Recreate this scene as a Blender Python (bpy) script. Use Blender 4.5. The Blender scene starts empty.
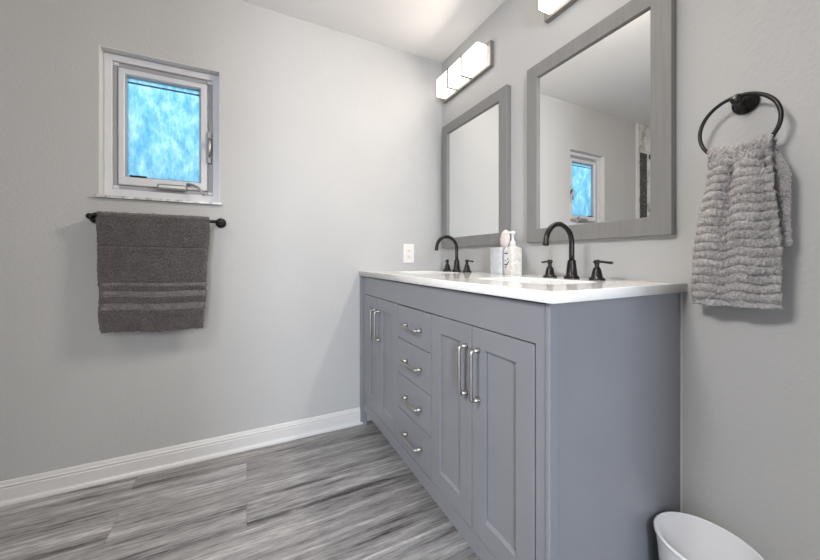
import bpy, bmesh, math, random
from mathutils import Vector, Matrix, noise
R = math.radians
random.seed(4)
SC = bpy.context.scene
C = SC.collection

# ------------------------------------------------------------------ camera, world, lights, exposure
W = 1.214      # mirror wall (x)
D = 1.95       # window wall (y)
CEIL = 2.362
BACK = -0.95   # wall behind the camera (y)
LEFT = -2.15   # far side of the shower (x)
cam = bpy.data.cameras.new('camera'); cam_o = bpy.data.objects.new('camera', cam); C.objects.link(cam_o)
cam.sensor_width = 36; cam.lens = 330 / 820 * 36; cam.shift_y = -20.8 / 820; cam.clip_start = 0.01
cam_o.location = (0, 0, 1.004); cam_o.rotation_euler = (R(90), 0, -R(26.314))
SC.camera = cam_o
world = bpy.data.worlds.new('world'); SC.world = world; world.use_nodes = True
bg = world.node_tree.nodes['Background']; bg.inputs['Color'].default_value = (0.62, 0.78, 1.0, 1); bg.inputs['Strength'].default_value = 0.9

def area(name, loc, target, sx, sy, power, col, spread=None):
    l = bpy.data.lights.new(name, 'AREA'); l.shape = 'RECTANGLE'; l.size = sx; l.size_y = sy; l.energy = power; l.color = col
    if spread: l.spread = R(spread)
    o = bpy.data.objects.new(name, l); C.objects.link(o); o.location = loc
    o.rotation_euler = (Vector(target) - Vector(loc)).to_track_quat('-Z', 'Y').to_euler()
    return o
area('doorway_daylight', (-1.15, -3.0, 1.45), (0.5, 0.8, 0.75), 0.3, 1.1, 60, (0.78, 0.87, 1.0))
area('hall_fill', (-0.1, -1.9, 1.9), (-0.2, 1.2, 1.1), 1.5, 0.9, 24, (1.0, 0.97, 0.94))  # unseen soft fill placed beyond the doorway to lift the room
area('window_daylight', (-0.36, 3.0, 2.2), (-0.36, 2.03, 1.64), 1.2, 1.2, 21, (0.92, 0.97, 1.0))
LAMP = 1.3        # glass of the vanity lights
BEAM = {1.660: 1.1, .812: 10.5}        # what each vanity light throws into the room
CEILING_FILL = 13  # strength of the added ceiling lamp
SC.view_settings.view_transform = 'Standard'; SC.view_settings.look = 'None'
SC.view_settings.exposure = 0.9; SC.view_settings.gamma = 1.0; SC.view_settings.use_curve_mapping = False

# ------------------------------------------------------------------ materials
def mat(name, col=(.8, .8, .8), rough=.5, metal=0, **kw):
    m = bpy.data.materials.new(name); m.use_nodes = True
    b = m.node_tree.nodes['Principled BSDF']
    b.inputs['Base Color'].default_value = (*col, 1); b.inputs['Roughness'].default_value = rough; b.inputs['Metallic'].default_value = metal
    for k, v in kw.items(): b.inputs[k.replace('_', ' ')].default_value = v
    return m
def nd(m, t, **kw):
    n = m.node_tree.nodes.new(t)
    for k, v in kw.items(): setattr(n, k, v)
    return n
def lk(m, a, b): m.node_tree.links.new(a, b)
def bsdf(m): return m.node_tree.nodes['Principled BSDF']
def coords(m, scale=(1, 1, 1)):
    tc = nd(m, 'ShaderNodeTexCoord'); mp = nd(m, 'ShaderNodeMapping'); mp.inputs['Scale'].default_value = scale
    lk(m, tc.outputs['Object'], mp.inputs['Vector']); return mp.outputs['Vector']
def noise_n(m, vec, scale, detail=3, rough=.5):
    n = nd(m, 'ShaderNodeTexNoise'); n.inputs['Scale'].default_value = scale; n.inputs['Detail'].default_value = detail; n.inputs['Roughness'].default_value = rough
    lk(m, vec, n.inputs['Vector']); return n.outputs['Fac']
def ramp(m, fac, stops):
    r = nd(m, 'ShaderNodeValToRGB'); e = r.color_ramp.elements
    while len(e) < len(stops): e.new(0.5)
    for i, (p, c) in enumerate(stops): e[i].position = p; e[i].color = (*c, 1)
    lk(m, fac, r.inputs['Fac']); return r.outputs['Color']
def bump(m, fac, strength, dist):
    b = nd(m, 'ShaderNodeBump'); b.inputs['Strength'].default_value = strength; b.inputs['Distance'].default_value = dist
    lk(m, fac, b.inputs['Height']); lk(m, b.outputs['Normal'], bsdf(m).inputs['Normal'])
def mix(m, a, b, fac, mode='MIX'):
    x = nd(m, 'ShaderNodeMix', data_type='RGBA', blend_type=mode)
    if isinstance(fac, (int, float)): x.inputs[0].default_value = fac
    else: lk(m, fac, x.inputs[0])
    for s, v in ((6, a), (7, b)):
        if isinstance(v, tuple): x.inputs[s].default_value = (*v, 1)
        else: lk(m, v, x.inputs[s])
    return x.outputs[2]
def mottled(name, c0, c1, scale, rough, bscale, bstr, bdist=.002, **kw):
    m = mat(name, c0, rough, **kw); v = coords(m)
    lk(m, ramp(m, noise_n(m, v, scale), [(.3, c0), (.7, c1)]), bsdf(m).inputs['Base Color'])
    bump(m, noise_n(m, v, bscale, 3), bstr, bdist); return m

WALL = mottled('wall_paint', (.46, .457, .448), (.48, .476, .466), 2.5, .62, 95, .4, .0025)
CEILM = mottled('ceiling_paint', (.74, .735, .73), (.77, .765, .76), 2.5, .7, 120, .2)
WHITE = mottled('white_trim_paint', (.64, .63, .615), (.67, .66, .645), 8, .35, 30, .03)
VINYL = mottled('white_vinyl', (.60, .605, .63), (.64, .645, .67), 12, .35, 30, .02)
VINYLG = mat('grey_vinyl', (.34, .34, .36), .4)
PAINT = mottled('grey_cabinet_paint', (.225, .229, .250), (.240, .245, .266), 5, .38, 60, .03, .001)
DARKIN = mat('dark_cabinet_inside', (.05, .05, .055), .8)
BLACK = mottled('black_bronze', (.020, .019, .019), (.034, .031, .030), 60, .3, 90, .03, metal=.7)
NICKEL = mottled('brushed_nickel', (.40, .385, .36), (.46, .445, .42), 60, .42, 200, .04, metal=1)
GREYMETAL = mottled('satin_grey_metal', (.30, .29, .275), (.34, .33, .31), 60, .4, 200, .04, metal=.8)
MIRROR = mat('mirror_silver', (.90, .91, .905), .0, 1)
PORC = mottled('white_porcelain', (.70, .70, .69), (.72, .72, .71), 4, .12, 20, .01)
PLASTIC = mottled('white_plastic', (.80, .80, .82), (.83, .83, .85), 6, .32, 30, .02)
LPLATE = mat('ivory_plastic', (.78, .75, .71), .35)
SLOT = mat('dark_slot', (.03, .03, .03), .6)

# mirror frame: grey painted wood with faint vertical grain
FRAME = mat('grey_frame_wood', (.2, .2, .2), .42)
v = coords(FRAME, (30, 30, 2)); f = noise_n(FRAME, v, 3, 5)
lk(FRAME, ramp(FRAME, f, [(.3, (.195, .19, .184)), (.75, (.225, .218, .21))]), bsdf(FRAME).inputs['Base Color']); bump(FRAME, f, .08, .001)

# quartz worktop
QUARTZ = mat('white_quartz', (.8, .8, .8), .09)
v = coords(QUARTZ); f = noise_n(QUARTZ, v, 260, 2); g = noise_n(QUARTZ, v, 5, 5)
c = ramp(QUARTZ, f, [(.33, (.69, .68, .665)), (.45, (.74, .735, .72)), (.7, (.76, .755, .745))])
lk(QUARTZ, mix(QUARTZ, c, ramp(QUARTZ, g, [(.4, (.96, .955, .94)), (.7, (1, 1, 1))]), 1.0, 'MULTIPLY'), bsdf(QUARTZ).inputs['Base Color'])

# marble sill
MARBLE = mat('marble', (.7, .7, .7), .25)
v = coords(MARBLE); f = noise_n(MARBLE, v, 28, 6, .7)
lk(MARBLE, ramp(MARBLE, f, [(.36, (.25, .24, .23)), (.46, (.48, .47, .46)), (.62, (.66, .65, .63))]), bsdf(MARBLE).inputs['Base Color'])
# marble shower tile
TILE = mat('marble_tile', (.7, .7, .7), .2)
v = coords(TILE); f = noise_n(TILE, v, 7, 7, .72)
c = ramp(TILE, f, [(.36, (.34, .30, .25)), (.44, (.60, .58, .54)), (.58, (.76, .75, .72))])
br = nd(TILE, 'ShaderNodeTexBrick'); br.offset = .5
sx = nd(TILE, 'ShaderNodeSeparateXYZ'); lk(TILE, v, sx.inputs[0]); cx = nd(TILE, 'ShaderNodeCombineXYZ')
ad = nd(TILE, 'ShaderNodeMath'); lk(TILE, sx.outputs[0], ad.inputs[0]); lk(TILE, sx.outputs[1], ad.inputs[1])
lk(TILE, ad.outputs[0], cx.inputs[0]); lk(TILE, sx.outputs[2], cx.inputs[1]); lk(TILE, cx.outputs[0], br.inputs['Vector'])
br.inputs['Scale'].default_value = 1; br.inputs['Brick Width'].default_value = .6; br.inputs['Row Height'].default_value = .3; br.inputs['Mortar Size'].default_value = .0025
br.inputs['Color1'].default_value = (1, 1, 1, 1); br.inputs['Color2'].default_value = (.96, .96, .96, 1); br.inputs['Mortar'].default_value = (.6, .6, .6, 1)
lk(TILE, mix(TILE, c, br.outputs['Color'], 1.0, 'MULTIPLY'), bsdf(TILE).inputs['Base Color'])
# black pebble mosaic
MOSAIC = mat('black_mosaic', (.02, .02, .02), .25)
v = coords(MOSAIC); vo = nd(MOSAIC, 'ShaderNodeTexVoronoi', feature='DISTANCE_TO_EDGE'); vo.inputs['Scale'].default_value = 42; lk(MOSAIC, v, vo.inputs['Vector'])
lk(MOSAIC, ramp(MOSAIC, vo.outputs['Distance'], [(.02, (.20, .20, .20)), (.07, (.012, .012, .013))]), bsdf(MOSAIC).inputs['Base Color'])

# vinyl plank floor, boards running along x
FLOOR = mat('grey_plank_floor', (.3, .3, .3), .42)
tc = nd(FLOOR, 'ShaderNodeTexCoord'); V = tc.outputs['Object']
br = nd(FLOOR, 'ShaderNodeTexBrick'); br.offset = .37; br.offset_frequency = 2; lk(FLOOR, V, br.inputs['Vector'])
br.inputs['Scale'].default_value = 1; br.inputs['Brick Width'].default_value = 1.22; br.inputs['Row Height'].default_value = .152; br.inputs['Mortar Size'].default_value = .0011; br.inputs['Mortar Smooth'].default_value = .3
br.inputs['Color1'].default_value = (0, 0, 0, 1); br.inputs['Color2'].default_value = (1, 1, 1, 1); br.inputs['Mortar'].default_value = (.5, .5, .5, 1)
off = nd(FLOOR, 'ShaderNodeVectorMath', operation='MULTIPLY_ADD'); lk(FLOOR, br.outputs['Color'], off.inputs[0]); off.inputs[1].default_value = (3.1, 1.7, 5.3); lk(FLOOR, V, off.inputs[2])
mp = nd(FLOOR, 'ShaderNodeMapping'); mp.inputs['Scale'].default_value = (1.25, 19, 1); lk(FLOOR, off.outputs[0], mp.inputs['Vector'])
n1 = noise_n(FLOOR, mp.outputs[0], 1.3, 12, .74)
mp2 = nd(FLOOR, 'ShaderNodeMapping'); mp2.inputs['Scale'].default_value = (9, 90, 1); lk(FLOOR, off.outputs[0], mp2.inputs['Vector'])
n2 = noise_n(FLOOR, mp2.outputs[0], 1.6, 5, .7)
n3 = noise_n(FLOOR, V, 3.0, 3)
c = ramp(FLOOR, n1, [(.33, (.04, .039, .04)), (.40, (.13, .125, .126)), (.455, (.28, .272, .27)), (.56, (.39, .38, .375)), (.66, (.60, .59, .58))])
c = mix(FLOOR, c, ramp(FLOOR, n2, [(.3, (.42, .42, .43)), (.55, (1, 1, 1)), (.75, (1.25, 1.23, 1.2))]), .75, 'MULTIPLY')
tone = ramp(FLOOR, br.outputs['Color'], [(0, (.82, .81, .80)), (1, (1.12, 1.12, 1.14))])
c = mix(FLOOR, c, tone, 1.0, 'MULTIPLY')
seam = ramp(FLOOR, br.outputs['Fac'], [(0, (1, 1, 1)), (1, (.6, .6, .6))])
c = mix(FLOOR, c, seam, 1.0, 'MULTIPLY')
lk(FLOOR, c, bsdf(FLOOR).inputs['Base Color']); bump(FLOOR, n2, .12, .0012)

# frosted window pane: light passes through a wet, hazy sheet
PANE = bpy.data.materials.new('frosted_pane'); PANE.use_nodes = True; nt = PANE.node_tree
for n in list(nt.nodes):
    if n.type == 'BSDF_PRINCIPLED': nt.nodes.remove(n)
tr = nd(PANE, 'ShaderNodeBsdfTranslucent'); gl = nd(PANE, 'ShaderNodeBsdfGlossy'); gl.inputs['Roughness'].default_value = .45
v = coords(PANE, (1, 1, .55)); a = noise_n(PANE, v, 22, 8, .78)
v2 = coords(PANE, (1, 1, .25)); b_ = noise_n(PANE, v2, 120, 3, .6)
c = ramp(PANE, a, [(.30, (.20, .42, .53)), (.44, (.30, .51, .59)), (.56, (.43, .60, .65)), (.70, (.64, .72, .73))])
c = mix(PANE, c, ramp(PANE, b_, [(.35, (.78, .80, .83)), (.6, (1.08, 1.06, 1.04))]), .8, 'MULTIPLY')
lk(PANE, c, tr.inputs['Color'])
ms = nd(PANE, 'ShaderNodeMixShader'); ms.inputs[0].default_value = .06
lk(PANE, tr.outputs[0], ms.inputs[1]); lk(PANE, gl.outputs[0], ms.inputs[2])
lk(PANE, ms.outputs[0], nt.nodes['Material Output'].inputs['Surface'])

# lit opal glass
SHADE = mat('lit_opal_glass', (.9, .88, .85), .3)
bsdf(SHADE).inputs['Emission Color'].default_value = (1.0, .90, .80, 1); bsdf(SHADE).inputs['Emission Strength'].default_value = LAMP

def terry(name, c0, c1, scale, dist):
    m = mat(name, c0, .95); bsdf(m).inputs['Sheen Weight'].default_value = .3; v = coords(m)
    f = noise_n(m, v, scale, 4, .7); g = noise_n(m, v, scale * .12, 3)
    c = ramp(m, f, [(.32, c0), (.68, c1)])
    c = mix(m, c, ramp(m, g, [(.3, (.8, .8, .8)), (.7, (1.1, 1.1, 1.1))]), 1.0, 'MULTIPLY')
    lk(m, c, bsdf(m).inputs['Base Color']); bump(m, f, .8, dist); return m
TERRY = terry('dark_grey_terry', (.030, .026, .025), (.150, .135, .133), 200, .010)
BAND = mottled('dark_grey_woven_band', (.125, .113, .113), (.16, .147, .147), 60, .8, 300, .3)
TERRYL = terry('light_grey_terry', (.28, .262, .256), (.64, .61, .60), 190, .010)
HEM = mottled('light_grey_woven_hem', (.36, .345, .345), (.42, .40, .40), 60, .85, 300, .25)
GREYCER = mottled('silver_grey_ceramic', (.42, .43, .45), (.55, .56, .58), 40, .3, 60, .1)
SOAPB = mottled('mottled_cream_bottle', (.60, .57, .52), (.80, .78, .74), 70, .3, 60, .03)
LABELM = mat('white_label', (.74, .74, .74), .5)
INK = mat('black_ink', (.02, .02, .022), .5)
PINK = mottled('pale_pink_bristles', (.62, .56, .53), (.78, .73, .70), 150, .8, 200, .4)

# ------------------------------------------------------------------ mesh helpers
def obj(name, bm, m, parent=None, smooth=False, loc=None):
    bmesh.ops.recalc_face_normals(bm, faces=bm.faces)
    me = bpy.data.meshes.new(name); bm.to_mesh(me); bm.free()
    for x in (m if isinstance(m, (list, tuple)) else [m]): me.materials.append(x)
    if smooth:
        for p in me.polygons: p.use_smooth = True
    o = bpy.data.objects.new(name, me); C.objects.link(o)
    if parent: o.parent = parent
    if loc: o.location = loc
    return o
def sharp(o, angle=35):
    try: o.data.set_sharp_from_angle(angle=R(angle))
    except Exception: pass
    return o
def tag(o, label=None, cat=None, group=None, kind=None):
    for k, v in (('label', label), ('category', cat), ('group', group), ('kind', kind)):
        if v: o[k] = v
    return o
def thing(name, loc, label, cat, group=None, kind=None):
    o = bpy.data.objects.new(name, None); C.objects.link(o); o.location = loc; o.empty_display_size = .05
    return tag(o, label, cat, group, kind)
def struct(name, bm, m, label, cat, smooth=False):
    return tag(obj(name, bm, m, None, smooth), label, cat, None, 'structure')
def box(bm, x0, x1, y0, y1, z0, z1, bev=0):
    r = bmesh.ops.create_cube(bm, size=1); vs = r['verts']
    bmesh.ops.transform(bm, matrix=Matrix.Translation(((x0 + x1) / 2, (y0 + y1) / 2, (z0 + z1) / 2)) @ Matrix.Diagonal((abs(x1 - x0), abs(y1 - y0), abs(z1 - z0), 1)), verts=vs)
    if bev:
        es = list({e for v in vs for e in v.link_edges})
        bmesh.ops.bevel(bm, geom=es, offset=bev, segments=2, affect='EDGES', profile=.5)
def loft(bm, loops, cap0=True, cap1=True, closed=False):
    L = [[bm.verts.new(p) for p in lp] for lp in loops]
    pairs = list(zip(L, L[1:])) + ([(L[-1], L[0])] if closed else [])
    for a, b in pairs:
        n = len(a)
        for i in range(n): bm.faces.new((a[i], a[(i + 1) % n], b[(i + 1) % n], b[i]))
    if not closed:
        if cap0: bm.faces.new(L[0])
        if cap1: bm.faces.new(L[-1])
    return L
def tube(bm, pts, rad, n=14, squash=None):
    """rad: number or list; parallel-transport frame."""
    P = [Vector(p) for p in pts]; N = len(P)
    rads = rad if isinstance(rad, (list, tuple)) else [rad] * N
    T = []
    for i in range(N):
        d = (P[min(i + 1, N - 1)] - P[max(i - 1, 0)]).normalized(); T.append(d)
    u = T[0].orthogonal().normalized()
    if abs(T[0].z) < .9: u = (Vector((0, 0, 1)) - T[0] * T[0].z).normalized()
    loops = []
    for i in range(N):
        u = (u - T[i] * u.dot(T[i])).normalized(); w = T[i].cross(u)
        s = squash or (1, 1)
        loops.append([P[i] + (u * math.cos(a) * s[0] + w * math.sin(a) * s[1]) * rads[i] for a in [2 * math.pi * k / n for k in range(n)]])
    loft(bm, loops)
def lathe(bm, prof, o, axis='Z', n=28, flute=None):
    """prof: list of (r, h) from origin o along axis."""
    loops = []
    for r, h in prof:
        lp = []
        for k in range(n):
            a = 2 * math.pi * k / n; rr = r
            if flute and flute[0] < h < flute[1]: rr = r * (1 - .07 * (k % 2))
            c, s = math.cos(a) * rr, math.sin(a) * rr
            if axis == 'Z': lp.append((o[0] + c, o[1] + s, o[2] + h))
            elif axis == 'X': lp.append((o[0] + h, o[1] + c, o[2] + s))
            else: lp.append((o[0] + c, o[1] + h, o[2] + s))
        loops.append(lp)
    loft(bm, loops)
def rrect(x0, x1, y0, y1, z, r, n=8):
    pts = []
    for cx, cy, a0 in ((x1 - r, y1 - r, 0), (x0 + r, y1 - r, 90), (x0 + r, y0 + r, 180), (x1 - r, y0 + r, 270)):
        for k in range(n + 1):
            a = R(a0 + 90 * k / n); pts.append((cx + r * math.cos(a), cy + r * math.sin(a), z))
    return pts
def arc(c, r, a0, a1, n, f): return [f(c[0] + r * math.cos(R(a0 + (a1 - a0) * k / n)), c[1] + r * math.sin(R(a0 + (a1 - a0) * k / n))) for k in range(n + 1)]
def NB(): return bmesh.new()

# ------------------------------------------------------------------ room shell
b = NB(); box(b, LEFT, W + .1, BACK - 2.6, D + .1, -.08, 0)
struct('floor', b, FLOOR, 'grey wood-look plank floor of the bathroom', 'floor')
b = NB(); box(b, LEFT, W + .1, BACK, D + .1, CEIL, CEIL + .08)
struct('ceiling', b, CEILM, 'white textured ceiling above the vanity', 'ceiling')
b = NB(); box(b, W, W + .1, BACK, D + .1, 0, CEIL)
struct('wall_right', b, WALL, 'light grey wall carrying the two framed mirrors', 'wall')
# window wall with opening
wx0, wx1, wz0, wz1 = -.597, -.123, 1.293, 1.968
b = NB(); T = D + .12
for a in ((-1.10, wx0, 0, CEIL), (wx1, W, 0, CEIL), (wx0, wx1, 0, wz0 - .012), (wx0, wx1, wz1, CEIL)):
    box(b, a[0], a[1], D, T, a[2], a[3])
bmesh.ops.remove_doubles(b, verts=b.verts, dist=1e-5)
struct('wall_far', b, WALL, 'light grey wall holding the small window and towel bar', 'wall')
b = NB(); box(b, LEFT, -1.115, D - .004, T, 0, CEIL)
struct('wall_shower', b, TILE, 'marble tiled shower wall seen in the large mirror', 'wall')
b = NB(); box(b, -1.115, -1.085, D - .012, D + .05, 0, CEIL, .002)
struct('trim_1', b, WHITE, 'white vertical edge trim between grey wall and shower tile', 'trim')
b = NB(); box(b, -1.262, -1.148, D - .010, D - .004, .9, 2.075)
struct('trim_2', b, MOSAIC, 'black pebble mosaic strip running down the shower tile', 'trim')
b = NB(); box(b, LEFT - .1, LEFT, BACK, D + .12, 0, CEIL)
struct('wall_left', b, TILE, 'tiled wall on the far side of the shower', 'wall')
# wall behind with an open doorway
dx0, dx1, dz = -.72, .13, 2.05
b = NB()
for a in ((LEFT, dx0, 0, CEIL), (dx1, W, 0, CEIL), (dx0, dx1, dz, CEIL)): box(b, a[0], a[1], BACK - .1, BACK, a[2], a[3])
struct('wall_back', b, WALL, 'grey wall with the open doorway behind the viewer', 'wall')
b = NB()
box(b, dx0 - .06, dx0, BACK, BACK + .015, 0, dz + .06); box(b, dx1, dx1 + .06, BACK, BACK + .015, 0, dz + .06); box(b, dx0, dx1, BACK, BACK + .015, dz, dz + .06)
struct('trim_3', b, WHITE, 'white casing round the open doorway', 'trim')

# baseboards with shoe moulding
PROF = [(0, 0), (.021, 0), (.021, .006), (.019, .013), (.0135, .019), (.0125, .024), (.0125, .066), (.0105, .069), (.0105, .072), (.0125, .075), (.0125, .078), (.009, .083), (.0085, .088), (.0065, .094), (.004, .0965), (0, .0965)]
b = NB(); loft(b, [[(x, D - d, z) for d, z in PROF] for x in (-1.084, .634)])
struct('baseboard_far', b, WHITE, 'white moulded baseboard under the window wall', 'baseboard')
b = NB(); loft(b, [[(W - d, y, z) for d, z in PROF] for y in (BACK + .001, .53)])
struct('baseboard_right', b, WHITE, 'white baseboard on the wall behind the wastebasket', 'baseboard')
b = NB(); box(b, W - .004, W - .0002, .5440, .5477, .097, .902)
struct('trim_4', b, WHITE, 'thin white caulk line between vanity side and wall', 'caulk')

# ------------------------------------------------------------------ window
win = thing('window_1', (-.36, D + .05, wz0), 'small white frosted crank window set into the grey wall', 'window', kind='structure')
def wp(name, b, m, parent=win, smooth=False):
    bmesh.ops.translate(b, verts=b.verts, vec=(.36, -(D + .05), -wz0)) if parent is win else None
    return obj(name, b, m, parent, smooth)
def fr(b, o, i, y0, y1, bev=.002):
    """frame ring: o/i = (x0,x1,z0,z1), front y0, back y1"""
    def rc(r, y, e=0): return [(r[0] + e, y, r[2] + e), (r[1] - e, y, r[2] + e), (r[1] - e, y, r[3] - e), (r[0] + e, y, r[3] - e)]
    loft(b, [rc(o, y1), rc(o, y0 + bev), rc(o, y0, bev), rc(i, y0, -bev), rc(i, y0 + bev), rc(i, y1)], closed=True)
Y = D
reveal = NB(); e = .0015
fr(reveal, (wx0, wx1, wz0, wz1), (wx0 + .004, wx1 - .004, wz0 + .0005, wz1 - .004), Y + .001, Y + .05, .0005)
wp('reveal', reveal, WHITE)
b = NB(); fr(b, (wx0 + .0045, wx1 - .0045, wz0 + .001, wz1 - .0045), (-.562, -.160, 1.333, 1.931), Y + .042, Y + .115, .003)
frame = wp('frame', b, VINYL)
b = NB(); fr(b, (-.562, -.160, 1.333, 1.931), (-.545, -.181, 1.354, 1.910), Y + .055, Y + .115, .002)
wp('stop', b, VINYLG)
b = NB(); fr(b, (-.543, -.183, 1.356, 1.908), (-.518, -.214, 1.396, 1.882), Y + .047, Y + .10, .004)
wp('sash', b, VINYL)
b = NB(); fr(b, (-.518, -.214, 1.396, 1.882), (-.514, -.219, 1.401, 1.877), Y + .058, Y + .09, .001)
wp('glazing_bead', b, VINYLG)
b = NB(); box(b, -.514, -.219, Y + .078, Y + .082, 1.401, 1.877)
pane = wp('pane', b, PANE)
b = NB(); box(b, -.514, -.219, Y + .0745, Y + .0775, 1.852, 1.860); wp('spacer_bar', b, mat('blue_spacer', (.05, .13, .2), .4))
b = NB(); box(b, -.50, -.435, Y + .050, Y + .057, 1.3985, 1.4055, .001); wp('vent_clip', b, BLACK)
# corner keys
b = NB()
for x in (-.551, -.171):
    for z in (1.343, 1.921): box(b, x - .011, x + .011, Y + .050, Y + .056, z - .008, z + .008, .002)
wp('corner_block', b, VINYL)
# crank operator
b = NB(); box(b, -.39, -.27, Y + .018, Y + .0415, 1.345, 1.372, .008); cb = wp('crank_housing', b, NICKEL)
b = NB(); lathe(b, [(.0, 0), (.009, 0), (.011, .004), (.010, .014), (0, .016)], (-.262, Y + .025, 1.368), 'Z', 16)
tube(b, [(-.262, Y + .02, 1.378), (-.243, Y + .008, 1.374), (-.22, Y - .004, 1.362), (-.203, Y - .012, 1.343), (-.192, Y - .016, 1.325)], [.008, .0065, .0055, .005, .0055], 10, (1.0, 1.4))
wp('crank_arm', b, NICKEL, smooth=True)
# sash lock
b = NB(); box(b, -.183, -.165, Y + .036, Y + .046, 1.50, 1.66, .003); wp('lock_plate', b, VINYLG)
b = NB(); tube(b, [(-.174, Y + .034, 1.585), (-.173, Y + .024, 1.60), (-.172, Y + .012, 1.615), (-.171, Y + .004, 1.60), (-.170, Y + .004, 1.56), (-.171, Y + .010, 1.525)], [.008, .008, .008, .008, .007, .006], 10)
wp('lock_lever', b, NICKEL, smooth=True)
b = NB(); box(b, -.609, -.112, D - .016, D + .042, wz0 - .0115, wz0, .001)
sill = obj('window_sill', b, MARBLE); tag(sill, 'thin veined marble sill under the small window', 'window sill', kind='structure')

# ------------------------------------------------------------------ vanity cabinet
CT0, CT1 = .903, .931
FX, VY0, VY1 = .632, .548, D
van = thing('vanity_cabinet', (FX, (VY0 + VY1) / 2, 0), 'long grey shaker vanity cabinet with four doors and four drawers', 'vanity')
VO = Vector(van.location)
def vp(name, b, m, parent=van, smooth=False, lab=None):
    bmesh.ops.translate(b, verts=b.verts, vec=-VO)
    o = obj(name, b, m, parent, smooth)
    if lab: o['label'] = lab
    return o
b = NB(); box(b, FX + .02, W - .001, VY0, VY0 + .018, 0, CT0 - .001); vp('side_panel', b, PAINT)
b = NB(); box(b, FX + .02, W - .001, VY1 - .020, VY1 - .002, 0.1, CT0 - .001); vp('side_panel', b, PAINT)
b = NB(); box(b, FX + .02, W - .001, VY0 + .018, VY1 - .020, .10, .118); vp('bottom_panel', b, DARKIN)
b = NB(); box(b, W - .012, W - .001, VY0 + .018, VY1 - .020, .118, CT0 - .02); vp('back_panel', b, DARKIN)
b = NB()
OY0, OY1, OZ0, OZ1 = .586, 1.866, .155, .798
box(b, FX, FX + .02, VY0 - .0, VY1 - .024, OZ1, CT0 - .006)      # top rail
box(b, FX, FX + .02, VY0, VY1 - .024, .097, OZ0)                  # bottom rail
box(b, FX, FX + .02, VY0, OY0, OZ0, OZ1)
box(b, FX, FX + .02, OY1, VY1 - .024, OZ0, OZ1)
bmesh.ops.remove_doubles(b, verts=b.verts, dist=1e-5)
vp('face_frame', b, PAINT)
b = NB(); box(b, FX - .012, FX + .03, VY1 - .019, VY1 - .001, 0, CT0 - .004, .001); vp('filler_strip', b, PAINT)
b = NB(); box(b, FX - .003, FX + .030, VY0 - .006, VY0 + .008, 0.0, CT0 - .0015, .003); vp('corner_post', b, PAINT)
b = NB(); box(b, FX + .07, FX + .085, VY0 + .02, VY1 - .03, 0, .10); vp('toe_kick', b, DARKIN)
for y in (VY0 + .007, VY1 - .050):
    b = NB(); loft(b, [[(x, yy, z) for x, yy in ((FX + .001, y), (FX + .019, y), (FX + .019, y + .03 - s), (FX + .001, y + .03 - s))] for z, s in ((0, .010), (.099, 0))]); vp('leg', b, PAINT)

def panel(b, y0, y1, z0, z1, sw, rec=.0095, th=.019):
    def rc(y0, y1, z0, z1, x): return [(x, y0, z0), (x, y1, z0), (x, y1, z1), (x, y0, z1)]
    e = .0012; s = sw
    lps = [rc(y0, y1, z0, z1, FX + th), rc(y0, y1, z0, z1, FX + e), rc(y0 + e, y1 - e, z0 + e, z1 - e, FX)]
    if sw:
        g = .0026  # narrow crevice added round the panel to draw a dark shade line
        lps += [rc(y0 + s, y1 - s, z0 + s + .003, z1 - s, FX), rc(y0 + s, y1 - s, z0 + s + .0105, z1 - s, FX + rec), rc(y0 + s, y1 - s, z0 + s + .0106, z1 - s, FX + rec + .007),
                rc(y0 + s + g, y1 - s - g, z0 + s + .0110, z1 - s - g, FX + rec + .007), rc(y0 + s + g, y1 - s - g, z0 + s + .0111, z1 - s - g, FX + rec)]
    loft(b, lps)
def pull(b, y, z, L, vert):
    h = L / 2; X = FX; o = .030; r = .009
    path = [(X - .0005, -h), (X - o + r, -h)] + [(X - o + r - r * math.sin(R(t)), -h + r - r * math.cos(R(t))) for t in (22, 45, 67, 90)]
    path += [(x, -s) for x, s in path[::-1]]
    pts = [(x, y, z + s) if vert else (x, y + s, z) for x, s in path]
    tube(b, pts, .0058, 10, (1.0, 1.0))
    for s in (-h, h):
        c = (X, y, z + s) if vert else (X, y + s, z)
        lathe(b, [(0, 0), (.0078, 0), (.0078, -.005), (.0062, -.020), (0, -.021)], c, 'X', 14)
G = .0036
LZ0, LZ1 = OZ0 + .002, OZ1 - .004
for y0, y1, hy, dl in ((1.675, OY1 - .003, 1.700, None), (1.408, 1.675, 1.636, None), (.842, 1.097, .868, None), (OY0 + .003, .842, .806, None)):
    b = NB(); panel(b, y0 + G / 2, y1 - G / 2, LZ0, LZ1, .061); d = vp('door', b, PAINT)
    b = NB(); pull(b, hy, .652, .150, True); h = vp('handle', b, NICKEL, d, True, 'brushed nickel arched pull')
zs = [LZ1, .640, .478, .318, LZ0]
for i in range(4):
    b = NB(); panel(b, 1.097 + G / 2, 1.408 - G / 2, zs[i + 1] + G / 2, zs[i] - G / 2, 0); d = vp('drawer', b, PAINT)
    b = NB(); pull(b, 1.243, (zs[i] + zs[i + 1]) / 2 - .002, .130, False); h = vp('handle', b, NICKEL, d, True, 'brushed nickel arched pull')

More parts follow.
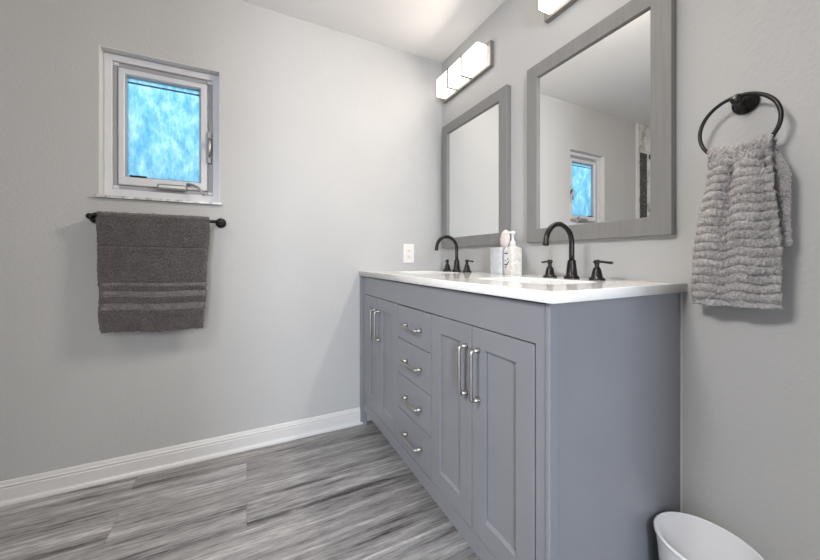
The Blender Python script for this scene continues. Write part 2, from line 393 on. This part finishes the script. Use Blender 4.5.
# ------------------------------------------------------------------ worktop with two undermount sinks
SINKS = [(.845, 'nearer'), (1.606, 'farther')]
SX0, SX1, SH = .765, 1.020, .185
def prism(outline_loops, z0, z1, bev):
    cu = bpy.data.curves.new('outline', 'CURVE'); cu.dimensions = '2D'; cu.fill_mode = 'BOTH'
    for lp in outline_loops:
        s = cu.splines.new('POLY'); s.points.add(len(lp) - 1)
        for p, q in zip(s.points, lp): p.co = (q[0], q[1], 0, 1)
        s.use_cyclic_u = True
    cu.extrude = (z1 - z0) / 2 - bev; cu.bevel_depth = bev; cu.bevel_resolution = 1; cu.offset = -bev
    o = bpy.data.objects.new('outline', cu); C.objects.link(o); bpy.context.view_layer.update()
    me = bpy.data.meshes.new_from_object(o.evaluated_get(bpy.context.evaluated_depsgraph_get()))
    bpy.data.objects.remove(o); bpy.data.curves.remove(cu)
    for v in me.vertices: v.co.z += (z0 + z1) / 2
    return me
CX0, CY0 = .614, .520
loops = [[(CX0, CY0), (W - .001, CY0 + .010), (W - .001, D - .001), (CX0, D - .001)]]
for yc, _ in SINKS: loops.append([(p[0], p[1]) for p in rrect(SX0, SX1, yc - SH, yc + SH, 0, .07)])
me = prism(loops, CT0, CT1, .0018); me.name = 'countertop'; me.materials.append(QUARTZ)
o = bpy.data.objects.new('countertop', me); C.objects.link(o)
tag(o, 'white quartz countertop with two sink cut-outs on the grey vanity', 'countertop')
for yc, which in SINKS:
    t = thing('sink', ((SX0 + SX1) / 2, yc, CT0), 'white undermount sink in front of the %s' % ('near black faucet, below the large near mirror' if which == 'nearer' else 'far black faucet, toward the room corner'), 'sink', 'undermount sinks in the countertop')
    def rr(e, z, r): return [(x - (SX0 + SX1) / 2, y - yc, z - CT0) for x, y, z in rrect(SX0 + e, SX1 - e, yc - SH + e, yc + SH - e, z, r)]
    b = NB()
    loft(b, [rr(-.015, CT0 - .010, .085), rr(-.015, CT0 - .0015, .085), rr(.001, CT0 - .0015, .07), rr(.006, CT0 - .03, .068), rr(.018, CT0 - .10, .06), rr(.035, CT0 - .132, .05), rr(.08, CT0 - .145, .03),
             rr(.08, CT0 - .153, .03), rr(.028, CT0 - .140, .055), rr(.010, CT0 - .105, .063), rr(-.003, CT0 - .03, .071)], closed=False, cap0=False, cap1=True)
    # close: bottom inner cap
    bmesh.ops.holes_fill(b, edges=[e for e in b.edges if e.is_boundary], sides=0)
    sharp(obj('basin', b, PORC, t, True))
    b = NB(); lathe(b, [(0, 0), (.022, 0), (.024, .002), (.020, .004), (.006, .003), (0, .003)], (0, 0, -.1445), 'Z', 24)
    obj('drain', b, BLACK, t, True)

# ------------------------------------------------------------------ faucets
def make_faucet(yc, label):
    t = thing('faucet', (1.098, yc, CT1), label, 'faucet', 'black widespread faucets on the countertop')
    b = NB()
    prof = [(0, 0), (.0275, 0), (.0275, .004), (.0245, .009), (.0205, .012), (.0195, .014), (.0165, .045), (.0145, .064), (.0135, .066), (.0140, .069), (.0105, .071), (0, .072)]
    lathe(b, prof, (0, 0, 0.0003), 'Z', 32, (.0145, .065))
    sharp(obj('spout_base', b, BLACK, t, True), 50)
    b = NB(); r = .068
    pts = [(0, 0, .069), (0, 0, .09), (0, 0, .115), (0, 0, .134)] + [(-r + r * math.cos(R(a)), 0, .134 + r * math.sin(R(a))) for a in range(8, 181, 8)] + [(-2 * r - .001, 0, .129), (-2 * r - .002, 0, .122)]
    tube(b, pts, [.0096] * (len(pts) - 3) + [.0098, .0105, .0105], 20)
    obj('spout', b, BLACK, t, True)
    for s in (-1, 1):
        y = s * .100
        b = NB()
        lathe(b, [(0, 0), (.0265, 0), (.0265, .004), (.0235, .008), (.0195, .010), (.0185, .012), (.0150, .030), (.0120, .040), (.0095, .043), (.0075, .046), (.0075, .056), (.0092, .058), (.0092, .068), (.007, .071), (0, .071)], (0, y, 0.0003), 'Z', 32, (.0125, .039))
        hb = sharp(obj('handle', b, BLACK, t, True), 50)
        b = NB(); k = .022 if s > 0 else -.004
        tube(b, [(-k * .2, y - s * .011, .063), (0, y, .0635), (k * .33, y + s * .020, .064), (k * .8, y + s * .042, .0615), (k, y + s * .056, .0605)], [.0055, .007, .0055, .006, .0062], 12, (.75, 1.15))
        obj('lever', b, BLACK, hb, True)
    return t
make_faucet(.845, 'black gooseneck faucet on the countertop in front of the large near mirror')
make_faucet(1.606, 'black gooseneck faucet on the countertop below the far mirror')

# ------------------------------------------------------------------ mirrors
def make_mirror(y0, y1, label):
    z0, z1 = 1.080, 1.895; w = .062; X0 = W - .031; zc = (z0 + z1) / 2; yc = (y0 + y1) / 2
    t = thing('wall_mirror', (W, yc, zc), label, 'mirror', 'grey framed mirrors over the vanity')
    def rc(e, x): return [(x - W, y0 + e - yc, z0 + e - zc), (x - W, y1 - e - yc, z0 + e - zc), (x - W, y1 - e - yc, z1 - e - zc), (x - W, y0 + e - yc, z1 - e - zc)]
    b = NB(); loft(b, [rc(.002, W - .001), rc(.002, X0 + .006), rc(0, X0 + .004), rc(.002, X0), rc(w - .0015, X0), rc(w, X0 + .002), rc(w + .001, X0 + .014), rc(w + .001, W - .001)], closed=True)
    obj('frame', b, FRAME, t)
    b = NB(); loft(b, [rc(w + .0015, W - .002), rc(w + .0015, X0 + .011)])
    obj('mirror_glass', b, MIRROR, t)
make_mirror(.558, 1.152, 'large near mirror in grey frame that reflects the window')
make_mirror(1.284, 1.905, 'far grey-framed mirror beside the room corner, reflecting plain wall')

# ------------------------------------------------------------------ vanity lights
def make_light(yc, label):
    z0, z1 = 2.062, 2.200; zc = (z0 + z1) / 2; h = .243
    t = thing('vanity_light', (W, yc, zc), label, 'wall light', 'three-shade bar lights above the mirrors')
    b = NB(); box(b, -.026, -.001, -h, h, z0 - zc, z1 - zc, .002); obj('back_plate', b, GREYMETAL, t)
    q = .1455; a0 = -.219
    for k in range(3):
        b = NB(); box(b, -.094, -.0265, a0 + k * q + .003, a0 + (k + 1) * q - .003, -.058, .056, .005); o = obj('shade', b, SHADE, t); o['label'] = 'lit white glass block shade'
    for k in (1, 2):
        y = a0 + k * q
        b = NB(); fr_pts = [(-.0265, -.063), (-.0995, -.063), (-.0995, .061), (-.0265, .061), (-.0265, .0575), (-.0949, .0575), (-.0949, -.0595), (-.0265, -.0595)]
        loft(b, [[(x, y + s, z) for x, z in fr_pts] for s in (-.0058, .0058)]); obj('divider_strap', b, GREYMETAL, t)
    lathe_b = NB(); lathe(lathe_b, [(0, 0), (.006, 0), (.005, .006), (0, .008)], (-.013, 0, .0685), 'Z', 12); obj('finial', lathe_b, GREYMETAL, t)
    for k in range(3):
        if yc > 1 and k == 2: continue            # that block sits right against the corner
        gy = yc + a0 + (k + .5) * q; l = area('lamp_glow', (W - .107, gy, zc), (W - 1.107, gy, zc - .30), .08, .08, BEAM[yc] / 3, (1.0, .89, .78))
make_light(1.660, 'lit three-block glass wall light above the far mirror')
make_light(.812, 'lit glass wall light above the near mirror, cut off by picture top')

# ------------------------------------------------------------------ outlet
t = thing('wall_outlet', (.953, D, 1.042), 'white electrical outlet plate on the far wall above the countertop', 'outlet')
b = NB(); box(b, -.039, .039, -.006, -.0005, -.062, .062, .0025); obj('cover_plate', b, LPLATE, t)
b = NB(); box(b, -.017, .017, -.009, -.006, -.034, .034, .001); p = obj('receptacle', b, LPLATE, t)
for z in (-.019, .019):
    for x in (-.0065, .0065):
        b = NB(); box(b, x - .001, x + .001, -.0095, -.0089, z - .004, z + .004); obj('slot', b, SLOT, p)
    b = NB(); box(b, -.002, .002, -.0095, -.0089, z - .012, z - .008); obj('slot', b, SLOT, p)
for z in (-.050, .050):
    b = NB(); lathe(b, [(0, 0), (.003, 0), (.0025, -.001), (0, -.0012)], (0, -.006, z), 'Y', 10); obj('screw', b, LPLATE, t)

# ------------------------------------------------------------------ towel bar
BY, BZ = 1.882, 1.189
t = thing('towel_bar', (-.3615, D, BZ), 'black towel bar on the far wall under the window', 'towel bar')
b = NB(); tube(b, [(-.243, BY - D, 0), (.0, BY - D, 0), (.243, BY - D, 0)], .0078, 16); obj('bar', b, BLACK, t, True)
for x in (-.2425, .2425):
    b = NB(); lathe(b, [(0, -.0005), (.024, -.0005), (.025, -.004), (.023, -.008), (.019, -.010), (.0185, -.013), (.013, -.016), (.0095, -.022), (.0085, -.045), (.0105, -.050), (.0125, -.058), (.0135, -.068), (.0125, -.078), (.008, -.083), (0, -.084)], (x, 0, 0), 'Y', 24)
    o = obj('post', b, BLACK, t, True)

def cloth(name, grid, nu, nv, mats, matf, thick, tex_scale, tex_str, label, cat, subs=0):
    b = NB(); vs = [[b.verts.new(grid(i / (nu - 1), j / (nv - 1))) for j in range(nv)] for i in range(nu)]
    for i in range(nu - 1):
        for j in range(nv - 1):
            f = b.faces.new((vs[i][j], vs[i + 1][j], vs[i + 1][j + 1], vs[i][j + 1])); f.smooth = True
            f.material_index = matf(i / (nu - 1), j / (nv - 1))
    me = bpy.data.meshes.new(name); b.to_mesh(me); b.free()
    for m in mats: me.materials.append(m)
    o = bpy.data.objects.new(name, me); C.objects.link(o); tag(o, label, cat)
    s = o.modifiers.new('solid', 'SOLIDIFY'); s.thickness = thick; s.offset = 0; s.use_even_offset = False; s.use_rim = True
    tx = bpy.data.textures.new(name, 'CLOUDS'); tx.noise_scale = tex_scale; tx.noise_depth = 2
    dm = o.modifiers.new('pile', 'DISPLACE'); dm.texture = tx; dm.texture_coords = 'LOCAL'; dm.strength = tex_str; dm.mid_level = .5
    return o

# bath towel folded over the bar
FRONT_Z, BACK_Z, TR = .680, .885, .0165
LF = (BZ) - FRONT_Z; LB = BZ - BACK_Z; LA = math.pi * TR; LT = LF + LB + LA
BANDS = [(.902, .884), (.864, .834), (.808, .776)]
def bath(u, w):
    s = u * LT
    x0 = -.576; x1 = -.166
    if s < LB: z = BACK_Z + s; y = BY + TR; side = -1
    elif s < LB + LA:
        a = (s - LB) / TR; y = BY + TR * math.cos(a); z = BZ + TR * math.sin(a); side = 0
    else: z = BZ - (s - LB - LA); y = BY - TR; side = 1
    drop = max(0, BZ - z) / .5
    if side == 1:
        xl = x0 + .014 * drop + .003 * math.sin(z * 31); xr = x1 - .024 * drop + .003 * math.sin(z * 23 + 1)
        x = xl + (xr - xl) * w
        y -= .012 * math.sin(min(1, drop) * 1.6) + .007 * math.sin(x * 21 + z * 3) * min(1, drop * 2) + .004 * math.sin(x * 61 - z * 9) * min(1, drop * 2)
        y += .006 * math.exp(-((z - 1.058 + .008 * (x + .4)) / .0035) ** 2)
        for a_, b_ in BANDS:
            if b_ <= z <= a_: y += .0028
        z += .014 * (.5 - w) * min(1, drop * 1.2) + .002 * math.sin(w * 9) * drop
        y += .012 * (max(0, abs(w - .5) - .46) / .04) ** 2
    elif side == -1:
        xl = x0 - .010 + .004 * drop; xr = x1 - .012; x = xl + (xr - xl) * w
        y += .004 * math.sin(x * 20) * min(1, drop * 3)
    else:
        x = x0 + (x1 - x0) * w
        y += 0
    n = noise.noise(Vector((x * 18, y * 10, z * 18))) * .003
    return (x, y + n * (1 if side else .3), z + (noise.noise(Vector((x * 25, 3, 0))) * .002 if side == 0 else 0))
def bath_m(u, w):
    s = u * LT
    if s < LB + LA: return 0
    z = BZ - (s - LB - LA)
    return 1 if any(b_ <= z <= a_ for a_, b_ in BANDS) else 0
cloth('bath_towel', bath, 300, 150, [TERRY, BAND], bath_m, .0125, .007, .0085, 'dark grey bath towel with woven bands folded over the wall bar', 'towel')

# ------------------------------------------------------------------ towel ring with hand towel
RX, RY, RZ, RR = 1.160, .398, 1.354, .080
t = thing('towel_ring', (W, RY, RZ + RR - .008), 'black towel ring mounted on the wall right of the mirrors', 'towel ring')
O = Vector(t.location)
b = NB(); lathe(b, [(0, -.0005), (.0275, -.0005), (.029, -.004), (.0275, -.009), (.022, -.011), (.0215, -.014), (.015, -.018), (.010, -.024), (.0095, -.040), (.0125, -.044), (.014, -.052), (.013, -.060), (.008, -.065), (0, -.066)], (0, 0, 0), 'X', 28)
obj('wall_mount', b, BLACK, t, True)
b = NB(); n = 64; loops = []
for k in range(n):
    a = 2 * math.pi * k / n; c = Vector((RX, RY + RR * math.cos(a), RZ + RR * math.sin(a))) - O; d = Vector((0, math.cos(a), math.sin(a)))
    loops.append([c + (d * math.cos(q) + Vector((1, 0, 0)) * math.sin(q)) * .0048 for q in [2 * math.pi * j / 12 for j in range(12)]])
loft(b, loops, closed=True); obj('ring', b, BLACK, t, True)

HF, HB = .880, 1.03
def sm(a): a = max(0, min(1, a)); return a * a * (3 - 2 * a)
def hand(u, w):
    q = w * 2 - 1                                   # -1 = nearer the camera side (low y)
    top_h = .060
    yt = RY - .006 + q * top_h
    dz = math.sqrt(max(RR ** 2 - min(abs(yt - RY), RR * .60) ** 2, 0)); zr = RZ - dz          # ring height below towel here
    zt = zr + .014 + .012 * (1 - q * q)
    tr = .0125
    ub, ua = .40, .46
    if u < ub:      # back layer, bottom to top
        k = u / ub; zb = HB + .01 * math.sin(q * 4); z = zb + (zt - tr - zb) * k; x = RX + tr + .006 - .004 * k
        d = sm((zt - z) / .10); y = yt + q * .016 * d - .010 * d
        x += .003 * math.sin(q * 9) * d
    elif u < ua:
        a = (u - ub) / (ua - ub) * math.pi; z = zt - tr + tr * math.sin(a); x = RX + tr * math.cos(a) ; y = yt; d = 0
        if math.cos(a) > 0: x += .002
    else:
        k = (u - ua) / (1 - ua); zb = HF - .003 * q; z = (zt - tr) + (zb - (zt - tr)) * k; d = sm(k / .9)
        y = yt + q * .027 * sm(k / .75) + .011 * sm(k)
        x = RX - tr - .020 * sm(k * 3) + .006 * k
        fold = math.sin(q * 7.2 + .6) * .0085 * (1 - .55 * k) * sm(k * 8) + math.sin(q * 13 - 1.0) * .0035 * (1 - k) * sm(k * 8)
        x += fold + .020 * abs(q) ** 4 * sm(k * 6)
        rib = math.sin((z + .004 * math.sin(q * 3.1) + .003 * math.sin(q * 8)) * 2 * math.pi / .0225)
        if z > HF + .020: x -= .0036 * (abs(rib) ** .7 * (1 if rib > 0 else -1)) * sm(k * 10)
        else: x += .004
    nn = noise.noise(Vector((x * 30, y * 55, z * 55)))
    x -= nn * .004 * (1 if u > ua else .4)
    y += noise.noise(Vector((z * 60, q * 2, 7))) * .003
    return (x, y, z)
def hand_m(u, w): return 1 if (u > .46 and u > 1 - .54 * (.018 / .41)) else 0
cloth('hand_towel', hand, 260, 110, [TERRYL, HEM], hand_m, .013, .0055, .0115, 'fluffy light grey ribbed hand towel hanging through the black ring', 'hand towel')

# ------------------------------------------------------------------ soap items on the counter
t = thing('soap_dispenser', (1.140, 1.196, CT1), 'mottled cream pump soap bottle with label standing on the countertop', 'soap dispenser')
t.rotation_euler = (0, 0, R(-12))
def sq(hx, hy, z, r): return rrect(-hx, hx, -hy, hy, z, r, 5)
b = NB(); loft(b, [sq(.026, .036, .0003, .008), sq(.028, .038, .004, .009), sq(.028, .038, .118, .009), sq(.025, .035, .127, .010), sq(.015, .018, .134, .010), sq(.013, .013, .140, .0125)])
sharp(obj('bottle', b, SOAPB, t, True), 40)
b = NB(); box(b, -.0290, -.0282, -.012, .032, .025, .108); lb = obj('label_panel', b, LABELM, t)
b = NB()
for z, y0, y1, hh in ((.101, -.006, .028, .0028), (.074, -.008, -.001, .005), (.066, .010, .026, .0018), (.048, -.002, .028, .003), (.040, .006, .022, .002), (.033, .010, .026, .0018)):
    box(b, -.0296, -.0291, y0, y1, z - hh, z + hh)
loft(b, [[(x, -.014 + s, .060 + dz_) for s, dz_ in ((0, 0), (.016, -.014), (.020, -.010), (.003, .006))] for x in (-.0296, -.0291)])
obj('lettering', b, INK, lb)
b = NB(); lathe(b, [(0, .140), (.0145, .140), (.0150, .144), (.0145, .154), (.0105, .160), (.0065, .165), (.006, .192), (.0115, .194), (.0115, .205), (.006, .208), (0, .208)], (0, 0, 0), 'Z', 24)
tube(b, [(0, 0, .200), (-.012, .010, .202), (-.024, .020, .200), (-.030, .025, .194)], [.005, .005, .0045, .004], 10)
obj('pump', b, PORC, t, True)
t = thing('tumbler', (1.145, 1.286, CT1), 'silver grey ribbed square tumbler beside the soap bottle', 'tumbler')
b = NB()
def ribbed(h, s, z):
    pts = []; n = 64
    for k in range(n):
        a = 2 * math.pi * k / n; c, q = math.cos(a), math.sin(a); m_ = (abs(c) ** 6 + abs(q) ** 6) ** (-1 / 6)
        r = h * m_ * (1 - .035 * (k % 2)) * s; pts.append((r * c, r * q, z))
    return pts
loft(b, [ribbed(.040, .97, .0003), ribbed(.040, 1, .004), ribbed(.040, 1, .129), ribbed(.040, .97, .132), ribbed(.040, .90, .131), ribbed(.040, .90, .012)])
obj('cup', b, GREYCER, t)
t = thing('bath_brush', (1.150, 1.276, CT1 + .014), 'pale pink oval brush standing upright in the grey tumbler', 'brush')
t.rotation_euler = (R(6), 0, 0)
b = NB(); L_ = []
for k in range(15):
    a = math.pi * k / 14; z = .156 - .050 * math.cos(a); r = max(.0008, math.sin(a)); L_.append([(.014 * r * math.cos(q), .033 * r * math.sin(q), z) for q in [2 * math.pi * j / 20 for j in range(20)]])
loft(b, L_); obj('brush_head', b, PINK, t, True)
b = NB(); tube(b, [(0, 0, 0), (0, 0, .06), (0, 0, .113)], [.005, .006, .007], 12); obj('brush_handle', b, PORC, t, True)

# ------------------------------------------------------------------ wastebasket
t = thing('wastebasket', (1.073, .425, 0), 'white oval plastic wastebasket on the floor by the vanity side', 'wastebasket')
def ov(k, z, e=0): return [((.104 * k + e) * math.cos(q), (.1165 * k + e) * math.sin(q), z) for q in [2 * math.pi * j / 56 for j in range(56)]]
b = NB(); HR = .264
loft(b, [ov(.74, .0005), ov(.76, .004), ov(.955, HR - .012), ov(.962, HR - .010), ov(.968, HR - .010, .003), ov(.968, HR - .003, .0035), ov(.966, HR, .001), ov(.955, HR, -.0005), ov(.945, HR - .004), ov(.75, .010), ov(.70, .006)])
obj('bin_shell', b, PLASTIC, t, True)
b = NB()
# ------------------------------------------------------------------ shower head seen in the mirror
t = thing('shower_head', (-1.33, D - .004, 2.055), 'black shower arm and head on the tile, seen in the large mirror', 'shower head')
lathe(b, [(0, -.0005), (.03, -.0005), (.03, -.005), (.012, -.010), (0, -.011)], (0, 0, 0), 'Y', 20); obj('flange', b, BLACK, t, True)
b = NB(); tube(b, [(0, -.008, 0), (0, -.06, .012), (0, -.11, .004), (0, -.14, -.025)], .009, 12); obj('arm', b, BLACK, t, True)
b = NB(); lathe(b, [(0, .0), (.012, .0), (.018, -.015), (.045, -.028), (.047, -.036), (0, -.037)], (0, -.145, -.028), 'Z', 24); obj('spray_face', b, BLACK, t, True)

# ------------------------------------------------------------------ added flush ceiling lamp, out of view, to brighten the mirror wall
t = thing('ceiling_fill_lamp', (-1.0, .50, CEIL), 'added round white flush lamp, out of view, brightening the mirror wall', 'ceiling light')
b = NB(); lathe(b, [(0, -.0005), (.17, -.0005), (.17, -.03), (.155, -.035), (.15, -.03), (0, -.03)], (0, 0, 0), 'Z', 40); obj('rim', b, WHITE, t, True)
b = NB(); lathe(b, [(0, -.031), (.149, -.031), (.14, -.05), (.10, -.062), (0, -.067)], (0, 0, 0), 'Z', 40); obj('diffuser', b, SHADE, t, True)
area('ceiling_fill_glow', (-1.0, .50, CEIL - .075), (.75, .30, .55), .5, .5, CEILING_FILL, (1.0, .97, .95), 115)
